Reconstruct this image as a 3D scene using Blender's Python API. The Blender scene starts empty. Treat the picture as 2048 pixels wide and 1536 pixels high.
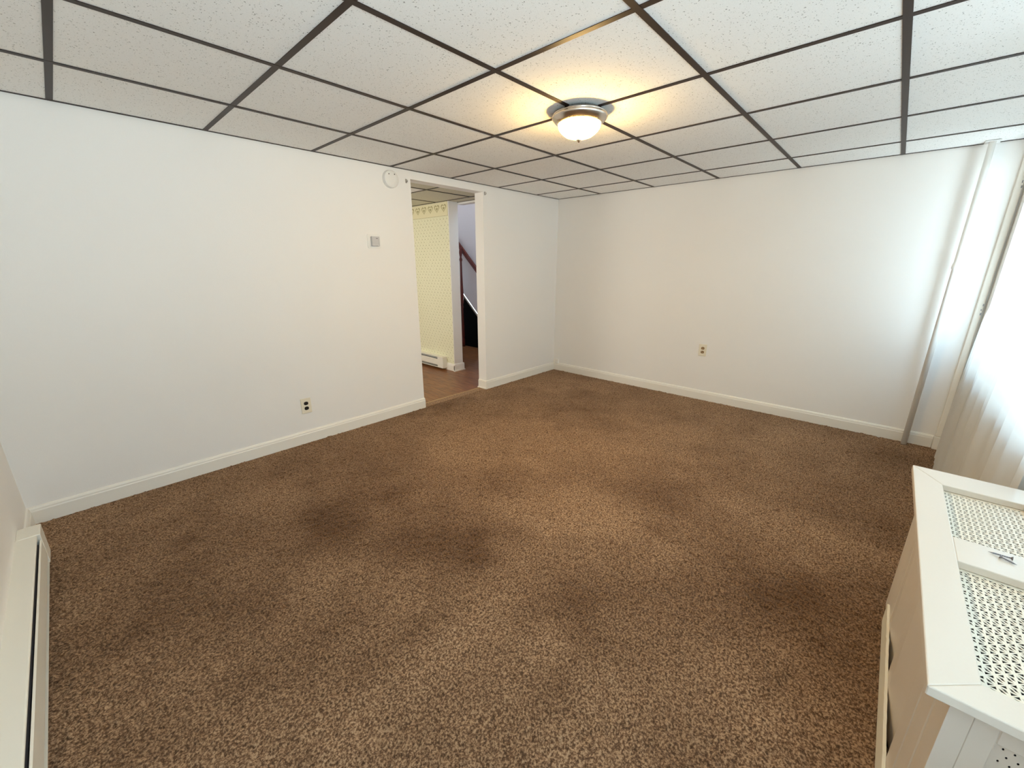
import bpy, bmesh, math, random
import numpy as np
from mathutils import Vector, Matrix
random.seed(4)
rng = np.random.default_rng(7)
S = bpy.context.scene
COL = S.collection

# ------------------------------------------------------------------ camera
cd = bpy.data.cameras.new('camera'); cam = bpy.data.objects.new('camera', cd); COL.objects.link(cam)
R_ = Vector((0.67646, -0.73648, 0.00050)); D_ = Vector((-0.20695, -0.19075, -0.95957)); F_ = Vector((0.70680, 0.64901, -0.28145))
F_ = F_.normalized(); R_ = (R_ - F_ * R_.dot(F_)).normalized(); D_ = F_.cross(R_)
CAM_M = [R_, D_, F_]
cam.matrix_world = Matrix(((R_.x, -D_.x, -F_.x, -4.2303), (R_.y, -D_.y, -F_.y, -3.1344), (R_.z, -D_.z, -F_.z, 1.3249), (0, 0, 0, 1)))
cd.sensor_width = 36; cd.lens = 809.6 * 36 / 2048; cd.clip_start = .02; cd.clip_end = 200
S.camera = cam

# ------------------------------------------------------------------ daylight
SKY = 5.0
w = bpy.data.worlds.new('world'); S.world = w; w.use_nodes = True
nt = w.node_tree; nt.nodes.clear()
tc = nt.nodes.new('ShaderNodeTexCoord'); sep = nt.nodes.new('ShaderNodeSeparateXYZ'); rmp = nt.nodes.new('ShaderNodeValToRGB')
bg = nt.nodes.new('ShaderNodeBackground'); wo = nt.nodes.new('ShaderNodeOutputWorld')
nt.links.new(tc.outputs['Generated'], sep.inputs[0]); 
mr = nt.nodes.new('ShaderNodeMapRange'); mr.inputs[1].default_value = -1; mr.inputs[2].default_value = 1
nt.links.new(sep.outputs['Z'], mr.inputs[0]); nt.links.new(mr.outputs[0], rmp.inputs[0])
e = rmp.color_ramp.elements; e[0].position = .47; e[0].color = (1.08, 1.30, 1.48, 1); e[1].position = .53; e[1].color = (.36, .50, .62, 1)
x_ = e.new(.8); x_.color = (.28, .42, .58, 1)
nt.links.new(rmp.outputs[0], bg.inputs[0]); bg.inputs[1].default_value = SKY; nt.links.new(bg.outputs[0], wo.inputs[0])

def area(name, loc, rot, sx, sy, power, col, portal=False):
    l = bpy.data.lights.new(name, 'AREA'); l.shape = 'RECTANGLE'; l.size = sx; l.size_y = sy; l.energy = power; l.color = col
    o = bpy.data.objects.new(name, l); COL.objects.link(o); o.location = loc; o.rotation_euler = rot
    if portal: l.cycles.is_portal = True
    return o
H = 2.078
WX0, WX1, WZ0, WZ1 = -4.5, -.15, .66, 1.95      # window opening
area('window_portal', ((WX0 + WX1) / 2, -3.83, (WZ0 + WZ1) / 2), (math.radians(90), 0, 0), WX1 - WX0 + .1, WZ1 - WZ0 + .1, 1, (1, 1, 1), True)
area('hall_window_light', (-3.6, 1.6, 1.3), (0, math.radians(-90), 0), 1.1, 1.4, 14, (1, .96, .84))
area('stairwell_light', (-.2, 2.0, 3.8), (0, 0, 0), .6, 1.2, 2.2, (1, .93, .95))
S.view_settings.view_transform = 'Standard'; S.view_settings.look = 'None'; S.view_settings.gamma = 1
S.view_settings.use_curve_mapping = False; S.view_settings.exposure = 1.2
S.cycles.max_bounces = 14; S.cycles.diffuse_bounces = 10; S.cycles.transparent_max_bounces = 12
S.cycles.use_denoising = True; S.cycles.sample_clamp_indirect = 8; S.cycles.caustics_reflective = False

# ------------------------------------------------------------------ material helpers
def srgb(r, g, b):
    f = lambda c: (c / 255 / 12.92) if c / 255 <= .04045 else ((c / 255 + .055) / 1.055) ** 2.4
    return (f(r), f(g), f(b), 1)
class M:
    def __init__(s, name, col=(.8, .8, .8, 1), rough=.6, metal=0, spec=.5):
        s.m = bpy.data.materials.new(name); s.m.use_nodes = True; s.t = s.m.node_tree; s.b = s.t.nodes['Principled BSDF']
        s.b.inputs['Base Color'].default_value = col if len(col) == 4 else (*col, 1)
        s.b.inputs['Roughness'].default_value = rough; s.b.inputs['Metallic'].default_value = metal
        s.b.inputs['Specular IOR Level'].default_value = spec
    def n(s, typ, **kw):
        o = s.t.nodes.new(typ)
        for k, v in kw.items():
            if k in o.inputs.keys(): o.inputs[k].default_value = v
            else: setattr(o, k, v)
        return o
    def l(s, a, b): s.t.links.new(a, b)
    def co(s, scale=(1, 1, 1), kind='Object'):
        a = s.n('ShaderNodeTexCoord'); mp = s.n('ShaderNodeMapping'); mp.inputs['Scale'].default_value = scale
        s.l(a.outputs[kind], mp.inputs[0]); return mp.outputs[0]
    def noise(s, vec, scale, detail=3, rough=.5):
        o = s.n('ShaderNodeTexNoise', Scale=scale, Detail=detail, Roughness=rough); s.l(vec, o.inputs['Vector']); return o.outputs['Fac']
    def ramp(s, fac, stops):
        o = s.n('ShaderNodeValToRGB'); el = o.color_ramp.elements
        while len(el) < len(stops): el.new(.5)
        for i, (p, c) in enumerate(stops): el[i].position = p; el[i].color = c if len(c) == 4 else (*c, 1)
        s.l(fac, o.inputs[0]); return o.outputs['Color']
    def mix(s, fac, a, b, bt='MIX'):
        o = s.n('ShaderNodeMix'); o.data_type = 'RGBA'; o.blend_type = bt
        for i, v in ((0, fac), (6, a), (7, b)):
            if hasattr(v, 'links'): s.l(v, o.inputs[i])
            else: o.inputs[i].default_value = v
        return o.outputs[2]
    def math(s, op, a, b=None, c=None):
        o = s.n('ShaderNodeMath', operation=op)
        for i, v in enumerate((a, b, c)):
            if v is None: continue
            if hasattr(v, 'links'): s.l(v, o.inputs[i])
            else: o.inputs[i].default_value = v
        return o.outputs[0]
    def bump(s, h, strength=.3, dist=.002):
        o = s.n('ShaderNodeBump', Strength=strength, Distance=dist); s.l(h, o.inputs['Height']); s.l(o.outputs[0], s.b.inputs['Normal'])
    def color(s, c): s.l(c, s.b.inputs['Base Color'])

def paint(name, col, rough=.55, bump=.25, scale=220, var=.03):
    m = M(name, col, rough); v = m.co(); n1 = m.noise(v, scale, 2); m.bump(n1, bump, .0015)
    n2 = m.noise(v, 1.3, 3); d = tuple(c * (1 - var * 2) for c in col[:3]) + (1,)
    m.color(m.mix(n2, d, col)); return m.m
WALL = paint('wall_paint', (.85, .835, .81, 1), .6, .35, 260, .02)
TRIM = paint('trim_paint', (.84, .815, .75, 1), .38, .08, 90, .02)
SATIN = paint('cover_paint', (.67, .595, .505, 1), .38, .12, 120, .03)
CREAM = paint('aged_cream_paint', (.84, .79, .65, 1), .45, .2, 60, .06)
ENAMEL = paint('heater_enamel', (.82, .80, .72, 1), .35, .03, 60, .02)
WHITEP = M('white_plastic', (.80, .79, .76, 1), .4).m
GREYP = M('grey_plastic', (.54, .53, .53, 1), .4).m
IVORY = M('ivory_plastic', (.80, .74, .60, 1), .35).m
BROWNP = M('brown_plastic', srgb(120, 90, 48), .35).m
BLACKP = M('black_plastic', (.006, .006, .006, 1), .35).m
DARK = M('dark_metal_and_shade', (.012, .011, .013, 1), .6).m  # also colours the radiator cover's inside to imitate shade
SCREWM = M('screw_steel', (.22, .21, .22, 1), .35, .9).m
PIPEP = paint('pipe_paint', (.90, .885, .85, 1), .35, .03, 60, .01)
STEEL = M('galvanised_steel', (.45, .44, .42, 1), .35, .9).m
NICKEL = M('brushed_nickel', (.62, .56, .50, 1), .24, 1).m
SEAM = M('joint_line', (.42, .38, .31, 1), .8).m
GRILLE = M('grille_paint', (.76, .70, .58, 1), .45, .0).m
FINS = M('heater_fins', (.20, .19, .20, 1), .5, .5).m
# grid metal
g = M('bronze_grid_metal', srgb(42, 25, 18), .45, .0, .3); v = g.co(); g.bump(g.noise(v, 300, 2), .05, .001); BRONZE = g.m
# ceiling tile
t = M('fissured_ceiling_tile', (.7, .68, .62, 1), .9, 0, .2); 
def tile_nodes(t, base):
    v = t.co(kind='Generated'); a = t.n('ShaderNodeTexCoord'); oi = t.n('ShaderNodeObjectInfo')
    va = t.n('ShaderNodeVectorMath', operation='ADD'); sc = t.n('ShaderNodeVectorMath', operation='SCALE')
    t.l(a.outputs['Object'], va.inputs[0])
    cmb = t.n('ShaderNodeCombineXYZ'); t.l(oi.outputs['Random'], cmb.inputs[0]); t.l(oi.outputs['Random'], cmb.inputs[1])
    t.l(cmb.outputs[0], sc.inputs[0]); sc.inputs['Scale'].default_value = 37.0; t.l(sc.outputs[0], va.inputs[1])
    vec = va.outputs[0]
    n0 = t.noise(vec, 60, 2); 
    vo = t.n('ShaderNodeTexVoronoi', Scale=150.0); vo.inputs['Randomness'].default_value = 1.0
    dv = t.n('ShaderNodeVectorMath', operation='ADD'); nn = t.n('ShaderNodeTexNoise', Scale=170.0); t.l(vec, nn.inputs['Vector'])
    s2 = t.n('ShaderNodeVectorMath', operation='SCALE'); t.l(nn.outputs['Color'], s2.inputs[0]); s2.inputs['Scale'].default_value = .012
    t.l(vec, dv.inputs[0]); t.l(s2.outputs[0], dv.inputs[1]); t.l(dv.outputs[0], vo.inputs['Vector'])
    vor = vo.outputs['Distance']
    th = t.math('MULTIPLY', t.math('SUBTRACT', vo.outputs['Color'], .36), .60)   # only some cells get a pinhole
    hole = t.math('LESS_THAN', vor, th)
    fine = t.noise(vec, 240, 3, .6)
    col = t.mix(fine, (base[0] * .88, base[1] * .88, base[2] * .87, 1), (base[0] * 1.03, base[1] * 1.03, base[2] * 1.03, 1))
    col = t.mix(t.math('MULTIPLY', hole, .75), col, (.13, .11, .09, 1)); t.color(col)
    hh = t.math('SUBTRACT', t.math('MULTIPLY', fine, .5), t.math('MULTIPLY', hole, 1.0)); t.bump(hh, .45, .0015)
tile_nodes(t, (.94, .93, .91)); TILE = t.m
t2 = M('hall_ceiling_tile', (.7, .68, .6, 1), .9, 0, .2); tile_nodes(t2, (.66, .64, .52)); TILE2 = t2.m
# wallpaper
p = M('floral_wallpaper', (.8, .76, .5, 1), .7)
a = p.n('ShaderNodeTexCoord'); sp = p.n('ShaderNodeSeparateXYZ'); p.l(a.outputs['Object'], sp.inputs[0])
def dots(du, dv, off, r, ax=1.0):
    u = p.math('ADD', p.math('DIVIDE', sp.outputs['Y'], du), off); vv = p.math('ADD', p.math('DIVIDE', sp.outputs['Z'], dv), off)
    fl = p.math('FLOOR', vv); u2 = p.math('ADD', u, p.math('MULTIPLY', fl, .37))
    fu = p.math('SUBTRACT', p.math('FRACT', u2), .5); fv = p.math('SUBTRACT', p.math('FRACT', vv), .5)
    x = p.math('MULTIPLY', fu, du); y = p.math('MULTIPLY', fv, dv * ax)
    d = p.math('SQRT', p.math('ADD', p.math('MULTIPLY', x, x), p.math('MULTIPLY', y, y)))
    return p.math('LESS_THAN', d, r)
vv_ = p.co(); wn = p.noise(vv_, 90, 2)
c = p.mix(p.noise(vv_, 2, 2), (.76, .75, .54, 1), (.80, .79, .60, 1))
d1 = p.math('MULTIPLY', dots(.062, .036, 0, .0085, 1.3), p.math('GREATER_THAN', wn, .42))
c = p.mix(p.math('MULTIPLY', d1, .75), c, (.38, .35, .19, 1))
d2 = dots(.062, .036, .5, .0045)
c = p.mix(p.math('MULTIPLY', d2, .5), c, (.52, .40, .25, 1)); p.color(c); WALLPAPER = p.m
BORDER = M('border_paper', (.78, .73, .50, 1), .7).m
HEART = M('heart_print', (.20, .17, .075, 1), .8).m
HEART2 = M('heart_print_pale', (.42, .38, .2, 1), .8).m
# hall wood
wd = M('hall_wood', (.3, .15, .07, 1), .35)
v = wd.co((9, 1.2, 9)); oi = wd.n('ShaderNodeObjectInfo')
n1 = wd.noise(v, 6, 5, .6); c1 = wd.ramp(n1, [(.25, srgb(84, 50, 26)), (.5, srgb(134, 86, 48)), (.75, srgb(170, 118, 72))])
c1 = wd.mix(wd.math('MULTIPLY', oi.outputs['Random'], .55), c1, srgb(96, 58, 32)); wd.color(c1); wd.bump(n1, .1, .001); WOOD = wd.m
REDW = M('red_stained_wood', srgb(92, 26, 12), .45).m
TAN = M('tan_strip', srgb(170, 138, 96), .5).m
BLACKW = M('under_stair_shade', (.003, .003, .003, 1), .8, 0, .1).m  # near-black colour stands for shade in the unlit void under the stairs
# carpet
cp = M('brown_twist_carpet', (.25, .15, .08, 1), .95, 0, .1)
v = cp.co(); at = cp.n('ShaderNodeAttribute'); at.attribute_name = 'wear'; ah = cp.n('ShaderNodeAttribute'); ah.attribute_name = 'tuft'
n1 = cp.noise(v, 135, 4, .72); n3 = cp.noise(v, 420, 2, .6)
yarn = cp.ramp(n1, [(.37, srgb(30, 17, 9)), (.47, srgb(108, 78, 54)), (.60, srgb(200, 167, 133))])
yarn = cp.mix(cp.math('MULTIPLY', n3, .5), yarn, srgb(118, 89, 62))
yarn = cp.mix(at.outputs['Fac'], yarn, cp.mix(1.0, yarn, srgb(160, 142, 116), 'MULTIPLY'))
cp.color(yarn); cp.bump(n1, .7, .006)
cp.b.inputs['Sheen Weight'].default_value = .25; cp.b.inputs['Sheen Tint'].default_value = (.8, .6, .45, 1); cp.b.inputs['Sheen Roughness'].default_value = .6
CARPET = cp.m
# sheer curtain
def fabric():
    m = bpy.data.materials.new('sheer_curtain'); m.use_nodes = True; t = m.node_tree; t.nodes.clear()
    out = t.nodes.new('ShaderNodeOutputMaterial'); d = t.nodes.new('ShaderNodeBsdfDiffuse'); tr = t.nodes.new('ShaderNodeBsdfTranslucent')
    tp = t.nodes.new('ShaderNodeBsdfTransparent'); m1 = t.nodes.new('ShaderNodeMixShader'); m2 = t.nodes.new('ShaderNodeMixShader')
    d.inputs[0].default_value = (.90, .88, .83, 1); tr.inputs[0].default_value = (.40, .40, .39, 1)
    tc = t.nodes.new('ShaderNodeTexCoord'); n = t.nodes.new('ShaderNodeTexNoise'); n.inputs['Scale'].default_value = 14; n.inputs['Detail'].default_value = 5; n.inputs['Distortion'].default_value = 2.5
    t.links.new(tc.outputs['Object'], n.inputs['Vector'])
    r = t.nodes.new('ShaderNodeMapRange'); r.inputs[1].default_value = .35; r.inputs[2].default_value = .65; r.inputs[3].default_value = .0; r.inputs[4].default_value = .012
    t.links.new(n.outputs['Fac'], r.inputs[0])
    m1.inputs[0].default_value = .42; t.links.new(d.outputs[0], m1.inputs[1]); t.links.new(tr.outputs[0], m1.inputs[2])
    t.links.new(r.outputs[0], m2.inputs[0]); t.links.new(m1.outputs[0], m2.inputs[1]); t.links.new(tp.outputs[0], m2.inputs[2])
    t.links.new(m2.outputs[0], out.inputs[0]); return m
SHEER = fabric()
def glassm():
    m = bpy.data.materials.new('window_glass'); m.use_nodes = True; t = m.node_tree; t.nodes.clear()
    out = t.nodes.new('ShaderNodeOutputMaterial'); gl = t.nodes.new('ShaderNodeBsdfGlossy'); tp = t.nodes.new('ShaderNodeBsdfTransparent'); mx = t.nodes.new('ShaderNodeMixShader')
    gl.inputs['Roughness'].default_value = .02; tp.inputs[0].default_value = (.95, .98, .97, 1); mx.inputs[0].default_value = .06
    t.links.new(tp.outputs[0], mx.inputs[1]); t.links.new(gl.outputs[0], mx.inputs[2]); t.links.new(mx.outputs[0], out.inputs[0]); return m
GLASS = glassm()
def bowlm():
    m = M('lit_frosted_glass', (.9, .8, .6, 1), .4)
    lw = m.n('ShaderNodeLayerWeight', Blend=.35)
    c = m.ramp(lw.outputs['Facing'], [(0, (1, .70, .32, 1)), (.55, (1, .60, .19, 1)), (.85, (.9, .5, .03, 1)), (1, (.55, .22, .005, 1))])
    m.l(c, m.b.inputs['Emission Color']); m.b.inputs['Emission Strength'].default_value = 80.0; return m.m
BOWL = bowlm()

# ------------------------------------------------------------------ geometry helpers
def link(name, me, mat, parent=None):
    o = bpy.data.objects.new(name, me); COL.objects.link(o)
    if mat is not None and not me.materials: me.materials.append(mat)
    if parent: o.parent = parent
    return o
def box(bm, x0, x1, y0, y1, z0, z1):
    vs = [bm.verts.new((x, y, z)) for z in (z0, z1) for y in (y0, y1) for x in (x0, x1)]
    for f in ((0, 2, 3, 1), (4, 5, 7, 6), (0, 1, 5, 4), (2, 6, 7, 3), (0, 4, 6, 2), (1, 3, 7, 5)): bm.faces.new([vs[i] for i in f])
def bev(bm, w=.002, seg=2):
    bmesh.ops.bevel(bm, geom=bm.edges[:], offset=w, segments=seg, profile=.5, affect='EDGES', clamp_overlap=True)
def done(bm, name, mat, parent=None, smooth=False):
    bmesh.ops.recalc_face_normals(bm, faces=bm.faces[:])
    me = bpy.data.meshes.new(name); bm.to_mesh(me); bm.free()
    if smooth: me.polygons.foreach_set('use_smooth', [True] * len(me.polygons))
    return link(name, me, mat, parent)
def boxes(name, mat, lst, parent=None, bevel=0, seg=2):
    bm = bmesh.new()
    for b in lst:
        if bevel:
            b2 = bmesh.new(); box(b2, *b); bev(b2, bevel, seg); me = bpy.data.meshes.new('t'); b2.to_mesh(me); b2.free(); bm.from_mesh(me); bpy.data.meshes.remove(me)
        else: box(bm, *b)
    return done(bm, name, mat, parent)
def prism(bm, prof, axis, a, b):
    """extrude a closed 2-D profile along an axis: prof of (p,q); axis 'x': (a,p,q), 'y': (p,a,q), 'z': (p,q,a)"""
    f = {'x': lambda t, p, q: (t, p, q), 'y': lambda t, p, q: (p, t, q), 'z': lambda t, p, q: (p, q, t)}[axis]
    A = [bm.verts.new(f(a, *pq)) for pq in prof]; B = [bm.verts.new(f(b, *pq)) for pq in prof]; n = len(prof)
    for i in range(n): bm.faces.new([A[i], A[(i + 1) % n], B[(i + 1) % n], B[i]])
    bm.faces.new(A[::-1]); bm.faces.new(B)
def lathe(bm, prof, n=48, center=(0, 0, 0), axis='z'):
    rings = []
    for r, z in prof:
        ring = []
        for i in range(n):
            a = 2 * math.pi * i / n; x, y = r * math.cos(a), r * math.sin(a)
            q = (x, y, z) if axis == 'z' else ((x, z, y) if axis == 'y' else (z, x, y))
            ring.append(bm.verts.new([q[k] + center[k] for k in range(3)]))
        rings.append(ring)
    for a, b in zip(rings, rings[1:]):
        for i in range(n): bm.faces.new([a[i], a[(i + 1) % n], b[(i + 1) % n], b[i]])
    bm.faces.new(rings[0][::-1]); bm.faces.new(rings[-1])
def empty(name, loc, rz=0):
    o = bpy.data.objects.new(name, None); COL.objects.link(o); o.location = loc; o.rotation_euler = (0, 0, rz); o.empty_display_size = .05; return o
def tag(o, label=None, cat=None, group=None, kind=None):
    if label: o['label'] = label
    if cat: o['category'] = cat
    if group: o['group'] = group
    if kind: o['kind'] = kind
    return o
def struct(o, label, cat=None): return tag(o, label, cat or o.name.split('_')[0].split('.')[0], None, 'structure')

# ------------------------------------------------------------------ the room shell
XL, YW = -4.59, -3.62
DX0, DX1, DZ = -2.07, -1.238, 2.012
struct(boxes('wall_back', WALL, [(XL - .1, DX0, 0, .12, -.1, H + .1), (DX1, .1, 0, .12, -.1, H + .1), (DX0, DX1, 0, .12, DZ, H + .1)]),
       'cream white wall with the open doorway into the hall', 'wall')
struct(boxes('wall_right', WALL, [(0, .1, YW - .1, 0, -.1, H + .1)]), 'blank white far wall at the right with one outlet', 'wall')
struct(boxes('wall_left', WALL, [(XL - .1, XL, YW - .1, 0, -.1, H + .1)]), 'pinkish white wall behind the foreground heater at the far left', 'wall')
struct(boxes('wall_window', WALL, [(XL - .1, WX0, YW - .16, YW, -.1, H + .1), (WX1, .1, YW - .16, YW, -.1, H + .1),
                                    (WX0, WX1, YW - .16, YW, -.1, WZ0), (WX0, WX1, YW - .16, YW, WZ1, H + .1)]),
       'wall with the window behind the sheer curtain', 'wall')
FL = struct(boxes('floor', WOOD, [(XL - .1, 1.4, YW - .1, 3.6, -.12, -.016)]), 'floor under the brown carpet and the hall planks')
CE = struct(boxes('ceiling', WALL, [(XL - .1, .1, YW - .1, .12, H + .10, H + .18)]), 'dropped ceiling of speckled tiles in a brown metal grid')

# carpet: real pile relief
def carpet():
    st = .0065; x0, x1, y0, y1 = XL + .002, -.002, YW + .002, 0.0
    nx = int((x1 - x0) / st) + 1; ny = int((y1 - y0) / st) + 1
    X, Y = np.meshgrid(np.linspace(x0, x1, nx), np.linspace(y0, y1, ny))
    def blur(a, k):
        for _ in range(k):
            a = (a + np.roll(a, 1, 0) + np.roll(a, -1, 0) + np.roll(a, 1, 1) + np.roll(a, -1, 1)) / 5
        return a
    n = rng.standard_normal((ny, nx)); h = blur(n, 1); h = h / h.std()
    n2 = blur(rng.standard_normal((ny, nx)), 5); n2 /= n2.std()
    Z = .0026 * np.clip(h, -2.2, 2.0) + .0009 * np.clip(n2, -2, 2)
    def low(k):   # smooth wandering patches
        a = rng.standard_normal((int(3.62 / k) + 3, int(4.6 / k) + 3)); gy = (Y - y0) / k; gx = (X - x0) / k
        iy = gy.astype(int); ix = gx.astype(int); fy = gy - iy; fx = gx - ix; fy = fy * fy * (3 - 2 * fy); fx = fx * fx * (3 - 2 * fx)
        return a[iy, ix] * (1 - fy) * (1 - fx) + a[iy + 1, ix] * fy * (1 - fx) + a[iy, ix + 1] * (1 - fy) * fx + a[iy + 1, ix + 1] * fy * fx
    wear = .25 + .08 * low(.7) + .11 * low(.3) + .10 * low(.13)
    for bx, by, s, amp in [(-3.24, -1.72, .16, .5), (-3.10, -1.95, .15, .5), (-2.03, -2.42, .17, .38), (-2.12, -2.25, .2, .3), (-3.02, -.85, .2, .3), (-3.42, -1.25, .2, .55),
                           (-3.55, -1.0, .2, .25), (-1.55, -2.95, .2, .25), (-4.22, -1.30, .16, .35), (-2.45, -3.1, .2, .45), (-3.04, -2.45, .2, .3), (-3.95, -.8, .2, .25), (-2.5, -2.75, .2, .3),
                           (-3.7, -1.9, .15, .35), (-.9, -.38, .05, .3), (-1.9, -.12, .12, .3), (-3.4, -2.9, .2, .3), (-.4, -3.3, .25, .3), (-2.6, -1.5, .12, .2)]:
        wear += amp * np.exp(-(((X - bx) ** 2 + (Y - by) ** 2) / (2 * s * s)))
    for bx, by, s, amp in [(-3.55, -1.75, .14, .25), (-2.4, -2.2, .15, .25), (-2.55, -1.9, .2, .2), (-1.6, -1.9, .3, .18), (-2.2, -1.2, .35, .15), (-3.75, -2.2, .2, .2)]:
        wear -= amp * np.exp(-(((X - bx) ** 2 + (Y - by) ** 2) / (2 * s * s)))
    wear = np.clip(wear, 0, 1)
    co = np.stack([X, Y, Z - .001], -1).reshape(-1, 3).astype(np.float32)
    i = np.arange(ny * nx).reshape(ny, nx); q = np.stack([i[:-1, :-1], i[:-1, 1:], i[1:, 1:], i[1:, :-1]], -1).reshape(-1, 4)
    me = bpy.data.meshes.new('carpet'); me.vertices.add(len(co)); me.vertices.foreach_set('co', co.ravel())
    me.loops.add(q.size); me.loops.foreach_set('vertex_index', q.ravel().astype(np.int32)); me.polygons.add(len(q))
    me.polygons.foreach_set('loop_start', np.arange(0, q.size, 4, dtype=np.int32)); me.polygons.foreach_set('loop_total', np.full(len(q), 4, dtype=np.int32))
    me.update(); at = me.attributes.new('wear', 'FLOAT', 'POINT'); at.data.foreach_set('value', wear.ravel().astype(np.float32))
    me.polygons.foreach_set('use_smooth', [True] * len(q))
    o = link('carpet', me, CARPET, FL); o['kind'] = 'stuff'
    o['label'] = 'brown twist pile carpet with darker worn patches'
carpet()
c2 = boxes('carpet_edge', CARPET, [(DX0 + .001, DX1 - .001, -.001, .085, -.016, .001)], FL); c2['kind'] = 'stuff'
boxes('threshold_strip', TAN, [(DX0 + .001, DX1 - .001, .084, .104, -.014, .003)], FL, .002)
# hall planks run away from the doorway
pm = {}
px0, k = -2.9, 0
while px0 < .25:
    y = .104 - (k * .37) % 1.0; 
    if y < .104: first = y
    while y < 3.0:
        a0, b0 = max(y, .105), min(y + 1.1, 3.2)
        if b0 - a0 > .05: boxes('plank', WOOD, [(px0 + .0007, px0 + .0853, a0 + .0007, b0 - .0007, -.015, -.002 + random.uniform(-.0004, .0004))], FL, .0012, 1)
        y += 1.1
    px0 += .086; k += 1

# baseboards
def base_profile(h=.098, t=.014): return [(0, 0), (t, 0), (t, h * .74), (t * .8, h * .80), (t * .78, h * .88), (t * .45, h * .97), (0, h)]
def baseboard(name, p0, p1, nrm, label, h=.098):
    d = Vector(p1) - Vector(p0); L = d.length; bm = bmesh.new(); prism(bm, base_profile(h), 'x', 0, L)
    o = done(bm, name, TRIM); ang = math.atan2(d.y, d.x)
    # local y is the outward side; rotate so that it faces nrm
    o.location = (p0[0], p0[1], 0); o.rotation_euler = (0, 0, ang); struct(o, label, 'baseboard'); return o
# local +y after rotating x onto d is d rotated +90deg: choose p0->p1 so that this points into the room
baseboard('baseboard_back', (DX0 + .004, 0, 0), (XL, 0, 0), None, 'white baseboard along the wall left of the doorway')
baseboard('baseboard_back_right', (0, 0, 0), (DX1 - .004, 0, 0), None, 'white baseboard between the doorway and the corner')
baseboard('baseboard_right', (0, -3.57, 0), (0, 0, 0), None, 'white baseboard along the blank right wall')
baseboard('baseboard_left', (XL, 0, 0), (XL, -.42, 0), None, 'short white baseboard beyond the left heater')
j = boxes('baseboard_jamb', TRIM, [(DX1 - .013, DX1, -.012, .118, 0, .086), (DX1 - .009, DX1, -.010, .118, .086, .094), (DX1 - .02, DX1, -.004, .125, -.002, .012)], None, .001, 1)
struct(j, 'short baseboard wrapped round the doorway jamb', 'baseboard')
# corner post beside the window
tp_ = boxes('trim_1', TRIM, [(-.032, 0, -3.608, -3.575, .10, H)], None, .006, 3); struct(tp_, 'white vertical trim in the corner beside the window', 'trim')
boxes('plinth', TRIM, [(-.042, 0, -3.615, -3.572, 0, .098)], tp_, .003)
boxes('latch', SCREWM, [(-.0335, -.031, -3.606, -3.600, 1.00, 1.015), (-.0335, -.031, -3.603, -3.598, 1.03, 1.04), (-.0335, -.031, -3.606, -3.601, 1.06, 1.075)], tp_)
boxes('latch', SCREWM, [(-.0335, -.031, -3.606, -3.600, 1.79, 1.805), (-.0335, -.031, -3.603, -3.598, 1.82, 1.835)], tp_)

# ceiling grid and tiles
s = .6096; BX = [-(.4217 + i * s) for i in range(7)]; AY = [-(.5662 + i * s) for i in range(6)]
XS = [0] + BX + [XL]; YS = [0] + AY + [YW]
tile_mesh = {}
def tile_me(wx, wy, mat, nm):
    key = (round(wx, 3), round(wy, 3), nm)
    if key not in tile_mesh:
        bm = bmesh.new(); box(bm, -wx / 2 + .003, wx / 2 - .003, -wy / 2 + .003, wy / 2 - .003, .001, .016)
        bev(bm, .0015, 1); me = bpy.data.meshes.new(nm); bmesh.ops.recalc_face_normals(bm, faces=bm.faces[:]); bm.to_mesh(me); bm.free(); me.materials.append(mat); tile_mesh[key] = me
    return tile_mesh[key]
def lay(xs, ys, z, mat, parent, nm='ceiling_tile', bars=True):
    for i in range(len(xs) - 1):
        for jx in range(len(ys) - 1):
            wx = abs(xs[i + 1] - xs[i]); wy = abs(ys[jx + 1] - ys[jx])
            o = link(nm, tile_me(wx, wy, mat, nm), mat, parent); o.location = ((xs[i] + xs[i + 1]) / 2, (ys[jx] + ys[jx + 1]) / 2, z + random.uniform(0, .0008))
            o.rotation_euler = (0, 0, 0)
lay(XS, YS, H, TILE, CE)
HW = .012
def tee(name, x0, x1, y0, y1, z, parent, drop=.0015):
    along_x = (x1 - x0) > (y1 - y0); bm = bmesh.new()
    if along_x:
        yc = (y0 + y1) / 2; box(bm, x0, x1, yc - HW, yc + HW, z - drop, z + .0005); box(bm, x0, x1, yc - .0015, yc + .0015, z + .0005, z + .03)
    else:
        xc = (x0 + x1) / 2; box(bm, xc - HW, xc + HW, y0, y1, z - drop, z + .0005); box(bm, xc - .0015, xc + .0015, y0, y1, z + .0005, z + .03)
    return done(bm, name, BRONZE, parent)
for y in AY: tee('main_tee', XL, 0, y - HW, y + HW, H, CE, .0022)
for x in BX:
    for a, b in zip(YS, YS[1:]):
        lo, hi = min(a, b), max(a, b)
        tee('cross_tee', x - HW, x + HW, lo + (HW if lo > YW + .1 else 0), hi - (HW if hi < -.1 else 0), H, CE, .0015)
boxes('wall_angle', BRONZE, [(XL, 0, -.014, 0, H - .0018, H + .0005), (XL, 0, -.0012, 0, H - .002, H + .02)], CE)
boxes('wall_angle', BRONZE, [(-.011, 0, YW, 0, H - .0018, H + .0005)], CE)
boxes('wall_angle', BRONZE, [(XL, XL + .014, YW, 0, H - .0018, H + .0005)], CE)
boxes('wall_angle', BRONZE, [(XL, 0, YW, YW + .014, H - .0018, H + .0005)], CE)

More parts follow.
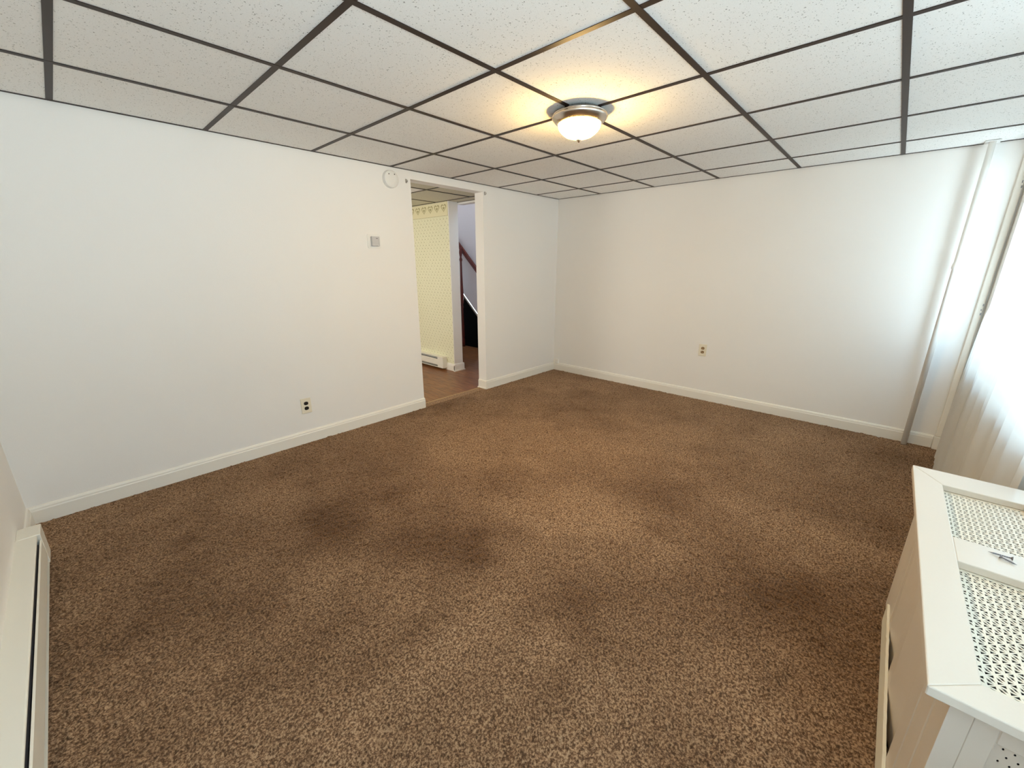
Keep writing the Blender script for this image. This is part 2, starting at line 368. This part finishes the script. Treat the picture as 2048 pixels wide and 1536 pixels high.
# ------------------------------------------------------------------ window and curtain
wt = empty('window_1', ((WX0 + WX1) / 2, YW - .02, WZ0)); struct(wt, 'bright daylight window behind the sheer curtain', 'window')
def rel(o, root):
    o.parent = root; o.matrix_parent_inverse = Matrix.Translation(-Vector(root.location)) if root.rotation_euler.z == 0 else root.matrix_basis.inverted(); return o
fr = [(WX0, WX1, YW - .155, YW - .105, WZ0, WZ0 + .03), (WX0, WX1, YW - .155, YW - .105, WZ1 - .03, WZ1), (WX0, WX0 + .03, YW - .155, YW - .105, WZ0, WZ1), (WX1 - .085, WX1, YW - .155, YW - .105, WZ0, WZ1)]
xs = np.linspace(WX0, WX1, 5)
for x in xs[1:-1]: fr.append((x - .03, x + .03, YW - .155, YW - .105, WZ0, WZ1))
rel(boxes('window_frame', TRIM, fr, None, .003), wt)
for a_, b_ in zip(xs, xs[1:]):
    rel(boxes('pane', GLASS, [(a_ + .027, b_ - .022, YW - .134, YW - .131, WZ0 + .028, WZ1 - .028)]), wt)
rel(boxes('window_sill', TRIM, [(WX0 + .001, WX1 - .001, YW - .105, YW + .008, WZ0 + .0005, WZ0 + .018)], None, .003), wt)

def curtain(x0, x1, z0, label, seed):
    global rng; rng = np.random.default_rng(seed)
    NX, NZ = 260, 50; z1 = 1.93
    bm = bmesh.new(); g = []
    ph = [rng.uniform(0, 6.28) for _ in range(5)]
    for jz in range(NZ + 1):
        z = z0 + (z1 - z0) * jz / NZ; row = []
        yb = np.interp(z, [0, .45, 1.0, 1.44, 2.0], [-3.570, -3.572, -3.588, -3.650, -3.660] if z0 < .3 else [-3.66] * 5)
        amp = np.interp(z, [0, .6, 1.4, 2.0], [.022, .020, .013, .010]) * (1 if z0 < .3 else .6)
        for ix in range(NX + 1):
            u = ix / NX; x = x1 + (x0 - x1) * u
            uu = u + .006 * math.sin(z * 2.2 + ph[0]) * math.sin(3.14 * u)
            f = math.sin(uu * 2 * math.pi * 11 + ph[1]) * .75 + math.sin(uu * 2 * math.pi * 4.3 + ph[2] + z * .5) * .55 + .2 * math.sin(uu * 2 * math.pi * 23 + ph[3] + z)
            f *= min(1, u * 14 + .15)
            row.append(bm.verts.new((x + .006 * math.sin(z * 3 + u * 20), yb + amp * f * .8, z)))
        g.append(row)
    for a, b in zip(g, g[1:]):
        for i in range(NX): bm.faces.new([a[i], a[i + 1], b[i + 1], b[i]])
    o = done(bm, 'curtain', SHEER, None, True)
    tag(o, label, 'curtain')
    bm = bmesh.new(); lathe(bm, [(.006, x0 - .01), (.006, x1 + (.16 if z0 < .3 else .0))], 12, (0, -3.661, 1.925), 'x'); done(bm, 'curtain_rod', TRIM, o, True)
curtain(-2.16, -.32, .03, 'sheer off-white curtain hanging in soft folds beside the radiator cover', 11)
curtain(-3.7, -2.22, .70, 'unseen sheer curtain panel added to cut daylight from the window behind the radiator cover', 12)  # added out of view to reduce daylight on the radiator cover

# ------------------------------------------------------------------ pipe
bm = bmesh.new(); P = (-.062, -3.42, 0)
lathe(bm, [(.0172, 0), (.0172, 1.30), (.0215, 1.303), (.0225, 1.318), (.0205, 1.338), (.0172, 1.342), (.0165, H)], 24, P)
o = done(bm, 'heating_pipe', PIPEP, None, True); tag(o, 'white painted vertical heating pipe in the corner by the window, floor to ceiling', 'pipe')
boxes('pipe_collar', WALL, [(-.098, -.0, -3.455, -3.385, H - .004, H - .0015)], o, .001, 1)

# ------------------------------------------------------------------ ceiling light
LX, LY = -2.2505, -1.7854
lt = empty('ceiling_light', (LX, LY, H)); tag(lt, 'lit flush ceiling light with frosted bowl and brushed nickel rim', 'light')
bm = bmesh.new(); lathe(bm, [(.116, -.0023), (.124, -.010), (.134, -.014), (.138, -.017), (.137, -.020), (.133, -.022), (.140, -.024), (.142, -.029), (.137, -.037), (.126, -.049), (.113, -.061), (.108, -.060)], 64)
tag(done(bm, 'rim', NICKEL, lt, True), 'brushed nickel rim')
bm = bmesh.new(); pr = [(.1085, -.058), (.1085, -.066), (.106, -.075), (.101, -.084), (.092, -.094), (.081, -.103), (.068, -.112), (.048, -.119), (.028, -.1235), (.010, -.125)]
lathe(bm, pr, 64); tag(done(bm, 'glass_bowl', BOWL, lt, True), 'glowing frosted glass bowl')
bm = bmesh.new(); lathe(bm, [(.004, -.122), (.012, -.126), (.013, -.130), (.008, -.134), (.007, -.137), (.003, -.141), (.001, -.142)], 24)
done(bm, 'finial', NICKEL, lt, True)

# ------------------------------------------------------------------ wall fittings
def on_back(name, x, z): return empty(name, (x, 0, z))
sd = on_back('smoke_detector', -2.264, 1.984); tag(sd, 'round white smoke detector high on the wall left of the doorway', 'smoke detector')
bm = bmesh.new(); lathe(bm, [(.066, 0), (.066, -.008), (.064, -.009), (.064, -.026), (.060, -.031), (.03, -.0325), (.001, -.033)], 48, (0, 0, 0), 'y'); done(bm, 'housing', WHITEP, sd, True)
for dx, dz in ((-.024, .033), (.026, .036)):
    bm = bmesh.new(); lathe(bm, [(.0042, -.030), (.0042, -.0335), (.001, -.034)], 12, (dx, 0, dz), 'y'); done(bm, 'vent_hole', BLACKP, sd)
th = on_back('thermostat', -2.453, 1.507); tag(th, 'small square white thermostat on the wall left of the doorway', 'thermostat')
bm = bmesh.new(); box(bm, -.056, .056, -.005, 0, -.054, .054)
bmesh.ops.bevel(bm, geom=[e for e in bm.edges if abs(e.verts[0].co.y - e.verts[1].co.y) > .001], offset=.014, segments=5, profile=.5, affect='EDGES'); done(bm, 'wall_plate', WHITEP, th)
boxes('body', GREYP, [(-.030, .036, -.030, -.005, -.036, .037)], th, .004, 2)
boxes('slot', BLACKP, [(.004, .020, -.0306, -.029, .020, .0235)], th)
boxes('dial', WHITEP, [(.018, .026, -.032, -.029, -.031, -.026)], th, .001, 1)

def outlet(name, loc, rz, plate, recep, slots, label):
    r = empty(name, loc, rz); tag(r, label, 'outlet')
    bm = bmesh.new(); box(bm, -.037, .037, -.006, 0, -.059, .059); bev(bm, .0035, 3); done(bm, 'face_plate', plate, r)
    for s_ in (-1, 1):
        bm = bmesh.new(); n = 24; prof = []
        for i in range(n):
            a = 2 * math.pi * i / n; prof.append((max(-.0155, min(.0155, .018 * math.cos(a))), .0135 * math.sin(a)))
        prism(bm, [(p_[0], p_[1] + s_ * .0195) for p_ in prof], 'y', -.0075, -.004); rc = done(bm, 'receptacle', recep, r)
        boxes('slot', slots, [(-.0075, -.0055, -.0078, -.006, s_ * .0195 - .002, s_ * .0195 + .006), (.0055, .0075, -.0078, -.006, s_ * .0195 - .002, s_ * .0195 + .005), (-.002, .002, -.0078, -.006, s_ * .0195 - .008, s_ * .0195 - .0045)], rc)
    bm = bmesh.new(); lathe(bm, [(.0028, -.005), (.0028, -.0068), (.001, -.007)], 10, (0, 0, 0), 'y'); done(bm, 'plate_screw', WHITEP, r)
outlet('wall_outlet', (-3.143, 0, .295), 0, IVORY, BLACKP, DARK, 'wall outlet with two black sockets on the wall left of the doorway')
outlet('wall_outlet', (0, -1.845, .51), math.pi / 2 * -1, IVORY, BROWNP, IVORY, 'ivory wall outlet with brown sockets on the blank right wall')
# rotate -90: local -y (front) -> -x
jb = empty('phone_jack', (0, -.062, .118)); tag(jb, 'tiny white phone jack box low in the far corner', 'jack')
boxes('jack_body', WHITEP, [(-.028, 0, -.026, .026, -.028, .028)], jb, .004); boxes('cable_stub', TRIM, [(-.012, -.004, .026, .062, -.006, .0)], jb, .001, 1)
def bracket(x, z, label):
    r = empty('rod_bracket', (x, 0, z)); tag(r, label, 'bracket', 'curtain rod brackets beside the doorway')
    boxes('bracket_plate', STEEL, [(-.007, .007, -.002, 0, -.016, .016)], r, .0006, 1)
    boxes('hook', STEEL, [(-.003, .003, -.022, -.002, -.010, -.006), (-.003, .003, -.022, -.018, -.010, .006)], r, .0006, 1)
bracket(-2.112, 1.992, 'small grey metal rod bracket left of the doorway top')
bracket(-1.214, 2.002, 'small grey metal rod bracket right of the doorway top')

# ------------------------------------------------------------------ baseboard heaters
def heater(name, loc, rz, L, gap, label):
    """local x along the wall, local -y into the room; the cap nearest the origin at x=0"""
    r = empty(name, loc, rz); tag(r, label, 'heater')
    boxes('end_cap', ENAMEL, [(0, .115, -.073, 0, .022, .172)], r, .003)
    boxes('end_cap', ENAMEL, [(L - .115, L, -.073, 0, .022, .172)], r, .003)
    bm = bmesh.new(); zt = .170; prism(bm, [(0, zt - .004), (0, zt), (-.059, zt), (-.0625, zt - .003), (-.0625, zt - .009), (-.060, zt - .009), (-.060, zt - .004)], 'x', .1145, L - .1145); done(bm, 'top_cover', ENAMEL, r)
    boxes('back_plate', ENAMEL, [(.1145, L - .1145, -.004, 0, .022, .167)], r)
    fp = bmesh.new(); zz = zt - .009 - gap
    prism(fp, [(-.066, zz), (-.071, zz - .004), (-.072, .062), (-.066, .050), (-.063, .052), (-.067, .064), (-.066, zz - .006)], 'x', .1145, L - .1145); done(fp, 'front_panel', ENAMEL, r)
    boxes('bottom_plate', ENAMEL, [(.1145, L - .1145, -.070, -.004, .022, .027)], r)
    boxes('heating_core', FINS, [(.118, L - .118, -.058, -.008, .055, .125)], r)
    return r
hl = heater('baseboard_heater', (XL, -.42, 0), -math.pi / 2, 2.6, .016, 'white baseboard heater low on the left wall, in the foreground')
# local x -> -y world ; local -y -> -x ... mirrored below for a wall that faces +x
hl.rotation_euler = (0, 0, -math.pi / 2); hl.scale = (1, -1, 1)
hh = heater('baseboard_heater', (-.97, 1.02, 0), math.pi / 2, 1.6, .026, 'small white baseboard heater under the flowered wallpaper in the hall'); hh.scale = (1, -1, 1)

# ------------------------------------------------------------------ radiator cover
RC = empty('radiator_cover', (-2.76, -3.47, 0)); tag(RC, 'white wooden radiator cover with perforated grilles in its top', 'radiator cover')
def rc(o): return rel(o, RC)
X0, X1, Y0, Y1, ZT = -3.330, -2.200, -3.612, -3.314, .607
O1, O2, OY0, OY1 = (-2.700, -2.330), (-3.262, -2.832), -3.568, -3.386
def hexa(b, tw=0): pass
# mitred top frame: boards meeting at 45 degree joints
def board(name, pts, z0, z1):
    bm = bmesh.new(); prism(bm, pts, 'z', z0, z1); bev(bm, .0025, 2); return rc(done(bm, name, SATIN))
gp = .0004
board('top_board', [(X0, Y1), (X1, Y1), (O1[1], OY1), (O2[0], OY1)], ZT - .021, ZT)
board('top_board', [(X0, Y1), (O2[0], OY1), (O2[0], OY0), (X0, Y0)], ZT - .021, ZT)
board('top_board', [(X1, Y1), (X1, Y0), (O1[1], OY0), (O1[1], OY1)], ZT - .021, ZT)
board('top_board', [(X0, Y0), (O2[0], OY0), (O1[1], OY0), (X1, Y0)], ZT - .021, ZT)
board('crossbar', [(O2[1], OY0 - .001), (O2[1], OY1 + .001), (O1[0], OY1 + .001), (O1[0], OY0 - .001)], ZT - .021, ZT - .0006)

def perforated(name, poly, holes, thick, mat):
    cu = bpy.data.curves.new(name, 'CURVE'); cu.dimensions = '2D'; cu.fill_mode = 'BOTH'; cu.extrude = thick / 2
    for pl in [poly] + holes:
        sp_ = cu.splines.new('POLY'); sp_.points.add(len(pl) - 1)
        for i, (x, y) in enumerate(pl): sp_.points[i].co = (x, y, 0, 1)
        sp_.use_cyclic_u = True
    ob = bpy.data.objects.new('tmp', cu); COL.objects.link(ob); bpy.context.view_layer.update()
    me = bpy.data.meshes.new_from_object(ob.evaluated_get(bpy.context.evaluated_depsgraph_get())); me.name = name
    bpy.data.objects.remove(ob); me.materials.clear(); me.materials.append(mat)
    return me
T1 = [(.0098, .0034), (.0172, -.0052), (.0092, -.0057)]
SA = [(.0070, .0032), (.0056, -.0034), (-.0012, -.0060), (.0001, -.0017)]
MOT = [T1, SA, [(-a, -b) for a, b in T1], [(-a, -b) for a, b in SA]]
def grille(xr, ph):
    x0, x1 = xr; y0, y1 = OY0, OY1; holes = []
    for ai in range(-4, 80):
        for bi in range(-4, 40):
            if (ai + bi) % 2: continue
            cx, cy = x0 + ai * .0141 + ph, y1 - bi * .0141 - .006
            for mo in MOT:
                pl = [(cx + a, cy + b) for a, b in mo]
                if all(x0 + .002 < q[0] < x1 - .002 and y0 + .002 < q[1] < y1 - .002 for q in pl): holes.append(pl)
    e_ = .006
    me = perforated('grille', [(x0 - e_, y0 - e_), (x1 + e_, y0 - e_), (x1 + e_, y1 + e_), (x0 - e_, y1 + e_)], holes, .0014, GRILLE)
    o = link('grille', me, GRILLE); o.location = (0, 0, ZT - .0225); rel(o, RC)
grille(O1, .004); grille(O2, .009)
# front: one fluted panel
FY, FX0, FX1 = -3.355, -3.292, -2.228
def flute(x):
    for a, b, d in ((-2.376, -2.262, .012), (-2.70, -2.492, .025), (-3.016, -2.772, .025)):
        if a <= x <= b:
            u = (x - a) / (b - a); return d * (math.sin(math.pi * u ** .32)) ** .9
    for c in (-2.44, -2.60, -3.105, -3.205):
        if abs(x - c) < .006: return .006 * (1 - abs(x - c) / .006)
    return 0
bm = bmesh.new(); xs_ = np.linspace(FX0, FX1, 420); prof = [(x, FY - flute(x)) for x in xs_] + [(FX1, FY - .030), (FX0, FY - .030)]
prism(bm, prof, 'z', .012, ZT - .0212); rc(done(bm, 'front_panel', SATIN))
# chipped cream base strip standing slightly proud
bm = bmesh.new(); n = 40; top = []
for i in range(n + 1):
    x = FX0 - .004 + (-2.335 - FX0) * i / n; top.append((x, .085 + .002 * math.sin(i * 2.3) + (.004 if i in (12, 13, 24, 31) else 0)))
prism(bm, [(x, z) for x, z in top] + [(top[-1][0], .004), (top[0][0], .004)], 'y', FY + .0005, FY + .008); tag(rc(done(bm, 'base_strip', CREAM)), 'cream chipped base strip')
# ends: frame with a punched screen behind it
def end(xa, xb, nm):
    rc(boxes(nm, SATIN, [(xa, xb, -3.417, FY - .0301, .006, ZT - .0212), (xa, xb, -3.606, -3.575, .006, ZT - .0212), (xa, xb, -3.575, -3.417, .525, ZT - .0212), (xa, xb, -3.575, -3.417, .006, .08)], None, .0015, 1))
end(FX0 + .001, FX0 + .019, 'end_frame'); end(FX1 - .019, FX1 - .001, 'end_frame')
holes = []
for i in range(30):
    for j_ in range(12):
        cy = -3.572 + j_ * .0135 + (.00675 if i % 2 else 0); cz = .09 + i * .0145 + 0
        if cy < -3.424 and cz < .515: holes.append([(cy + .0016 * math.cos(a), cz + .0028 * math.sin(a)) for a in (0, 1.05, 2.09, 3.14, 4.19, 5.24)])
me = perforated('end_screen', [(-3.577, .078), (-3.415, .078), (-3.415, .527), (-3.577, .527)], holes, .001, SATIN)
o = link('end_screen', me, SATIN); o.matrix_basis = Matrix(((0, 0, 1, FX0 + .014), (1, 0, 0, 0), (0, 1, 0, 0), (0, 0, 0, 1))); rel(o, RC)
bm = bmesh.new()
for i in range(17): box(bm, -3.24 + i * .058, -3.24 + i * .058 + .044, -3.55, -3.42, .05, .50)
bev(bm, .01, 2); rc(done(bm, 'radiator_core', DARK))
rc(boxes('inner_shade_liner', DARK, [(FX0 + .02, FX1 - .02, FY - .036, FY - .0305, .01, ZT - .024), (FX0 + .0195, FX0 + .024, -3.60, FY - .031, .01, ZT - .024), (FX1 - .024, FX1 - .0195, -3.60, FY - .031, .01, ZT - .024), (FX0 + .02, FX1 - .02, -3.60, FY - .031, .006, .010)]))  # dark sheets added so the grille holes look shaded
rc(boxes('back_board', DARK, [(FX0 + .02, FX1 - .02, -3.606, -3.60, .01, ZT - .03)]))  # dark colour imitates the shade inside the cover
# the two screws
def screw(name, tip, head, label, r=.0022):
    t_, h_ = Vector(tip), Vector(head); d = t_ - h_; L = d.length; bm = bmesh.new()
    prof = [(.0005, 0), (.0050, .0002), (.0052, .0008), (r * 1.05, .0042)]; nst = 16
    for i in range(nst + 1):
        z = .0045 + (L * .80 - .0045) * i / nst; prof.append((r * (1.0 if i % 2 else .78), z))
    prof.append((.0001, L)); lathe(bm, prof, 14); o = done(bm, name, SCREWM, None, True)
    o.location = h_; o.rotation_euler = d.to_track_quat('Z', 'Y').to_euler(); tag(o, label, 'screw'); return o
screw('screw', (-2.7335, -3.4465, ZT + .0018), (-2.7385, -3.4885, ZT + .0052), 'dark pointed screw with a flared head lying on the radiator cover crossbar', .0021)
screw('screw', (-2.7600, -3.4930, ZT + .0018), (-2.7480, -3.4650, ZT + .0052), 'shorter grey screw lying beside the dark one on the crossbar', .0020)

# ------------------------------------------------------------------ the hall beyond the doorway
HH = 2.045
hw = struct(boxes('wall_hall', WALL, [(-.968, -.83, .87, 3.2, -.1, HH + .1), (-.83, -.74, .1201, .87, 2.017, HH + .1), (-.83, -.74, 3.1, 3.2, -.1, HH + .1)]), 'hall wall with pale flowered wallpaper seen through the doorway', 'wall')
boxes('wallpaper', WALLPAPER, [(-.970, -.968, .878, 3.2, 0, 1.886)], hw)
bd = boxes('wallpaper_border', BORDER, [(-.9706, -.968, .885, 3.2, 1.886, HH - .001)], hw)
boxes('wallpaper_border_edge', HEART2, [(-.9710, -.9706, .885, 3.2, 1.886, 1.8895), (-.9710, -.9706, .885, .889, 1.8895, HH - .002)], bd)
def heart_pts(sc, n=36):
    pts = []
    for i in range(n):
        a = 2 * math.pi * i / n; x = 16 * math.sin(a) ** 3; y = 13 * math.cos(a) - 5 * math.cos(2 * a) - 2 * math.cos(3 * a) - math.cos(4 * a)
        pts.append((x / 16 * .5 * sc[0], (y + 2.5) / 15 * .5 * sc[1]))
    return pts
bmh = bmesh.new(); o_, i_ = heart_pts((.098, .092)), heart_pts((.072, .064))
A = [bmh.verts.new((-.0004, y, z)) for y, z in o_]; B = [bmh.verts.new((-.0004, y, z)) for y, z in i_]
for k in range(len(A)): bmh.faces.new([A[k], A[(k + 1) % len(A)], B[(k + 1) % len(A)], B[k]])
c_ = [bmh.verts.new((-.0004, y, z - .002)) for y, z in heart_pts((.040, .036), 20)]; bmh.faces.new(c_)
hme = bpy.data.meshes.new('heart_motif'); bmh.to_mesh(hme); bmh.free(); hme.materials.append(HEART2)
for k in range(12):
    o = link('heart_motif', hme, None, bd); o.location = (-.9708, .957 + k * .1293, 1.970)
bm = bmesh.new(); prism(bm, [(-.968 - q[0], q[1]) for q in base_profile(.095)], 'y', .853, 1.03); prism(bm, [(.87 - q[0], q[1]) for q in base_profile(.095)], 'x', -.982, -.815)
box(bm, -.99, -.81, .846, .87, -.002, .012); ob = done(bm, 'baseboard_hall', TRIM); struct(ob, 'white baseboard wrapped round the hall wall end', 'baseboard')
bm = bmesh.new(); prism(bm, [(-.968 - q[0], q[1]) for q in base_profile(.095)], 'y', 2.7, 3.2)
bm.free()
HC = struct(boxes('ceiling_hall', WALL, [(-4.2, -.70, .1201, 3.3, HH + .05, HH + .12)]), 'greenish tiled dropped ceiling of the hall', 'ceiling')
hx = [-.97, -1.56, -2.17, -2.78, -3.39, -4.0]; hy = [.1201, .475, 1.085, 1.695, 2.305, 3.2]
lay(hx, hy, HH, TILE2, HC)
boxes('ceiling_strip', TILE2, [(-.967, -.831, .122, .869, HH - .004, HH + .012)], HC)
for x in hx[1:-1]:
    for a_, b_ in zip(hy, hy[1:]): tee('cross_tee', x - HW, x + HW, a_ + HW, b_ - HW, HH, HC)
for y in hy[1:-1]: tee('main_tee', -4.0, -.97, y - HW, y + HW, HH, HC, .0022)
boxes('wall_angle', BRONZE, [(-.982, -.9715, .122, 3.2, HH - .003, HH + .001)], HC)
boxes('wall_angle', BRONZE, [(-.838, -.8305, .122, .868, HH - .008, HH - .0042)], HC)
HB = struct(boxes('wall_hall_left', WALL, [(-4.2, -4.1, .1201, 3.3, -.1, HH + .1), (-4.2, -.74, 3.2, 3.3, -.1, HH + .1)]), 'plain walls at the far end of the hall', 'wall')

# stairwell: a wall cut off along a sloping trim, black panel below painted as void shade
SWP = paint('stair_wall_paint', (.74, .68, .66, 1), .6, .3, 200, .02)
def sz(y): return .497 + (y - 1.776) * .924
yb_ = 1.776 - .497 / .924; yt = 3.45
bm = bmesh.new(); prism(bm, [(.1201, sz(yb_) + .0), (yb_, 0.02), (yt, sz(yt)), (yt, 4.0), (.1201, 4.0)], 'x', .335, .42)
box(bm, -.84, .42, yt, yt + .1, -.1, 4.0); box(bm, -.84, -.74, .1201, yt, HH + .1, 4.0); box(bm, .1, .42, .0, .12, -.1, 4.0)
struct(done(bm, 'wall_stair', SWP), 'lavender white stairwell wall above the sloping trim', 'wall')
struct(boxes('ceiling_stair', WALL, [(-.84, .5, .1201, 3.6, 4.0, 4.1)]), 'ceiling over the stairwell', 'ceiling')
ST = empty('staircase', (.3, 1.2, 0)); tag(ST, 'black panel painted as under-stair shade, with white sloping trim and red-brown handrail beyond the hall', 'staircase')
st = lambda o: rel(o, ST)
bm = bmesh.new(); prism(bm, [(.13, -.05), (yt, -.05), (yt, sz(yt) - .03), (yb_ + .03, 0.01)], 'x', .345, .36); st(done(bm, 'void_shade_panel', BLACKW))  # black sheet painted as the shade of the open void
bm = bmesh.new(); prism(bm, [(yb_, 0), (yb_ + .03, 0), (yt, sz(yt) - .028), (yt, sz(yt))], 'x', .324, .334); st(done(bm, 'stringer', M('dimmed_trim_paint', srgb(168, 156, 138), .6).m))  # trim colour darkened to offset the strong light from above
bm = bmesh.new(); rz = lambda y: 1.308 + (y - 1.795) * .936
prism(bm, [(1.05, rz(1.05)), (yt, rz(yt)), (yt, rz(yt) - .085), (1.05, rz(1.05) - .085)], 'x', .275, .315); bev(bm, .01, 2); st(done(bm, 'handrail', REDW))
bm = bmesh.new(); lathe(bm, [(.028, -.004), (.028, .12), (.02, .14), (.026, .17), (.022, .3), (.016, .62), (.024, .66), (.014, .69), (.026, .74), (.027, .9), (.022, 1.0), (.017, 1.20), (.015, 1.38), (.026, 1.41), (.014, 1.45), (.027, 1.52), (.018, 1.565), (.022, 1.585), (.010, 1.60)], 20, (.235, 2.087, 0))
st(done(bm, 'turned_post', REDW, None, True))
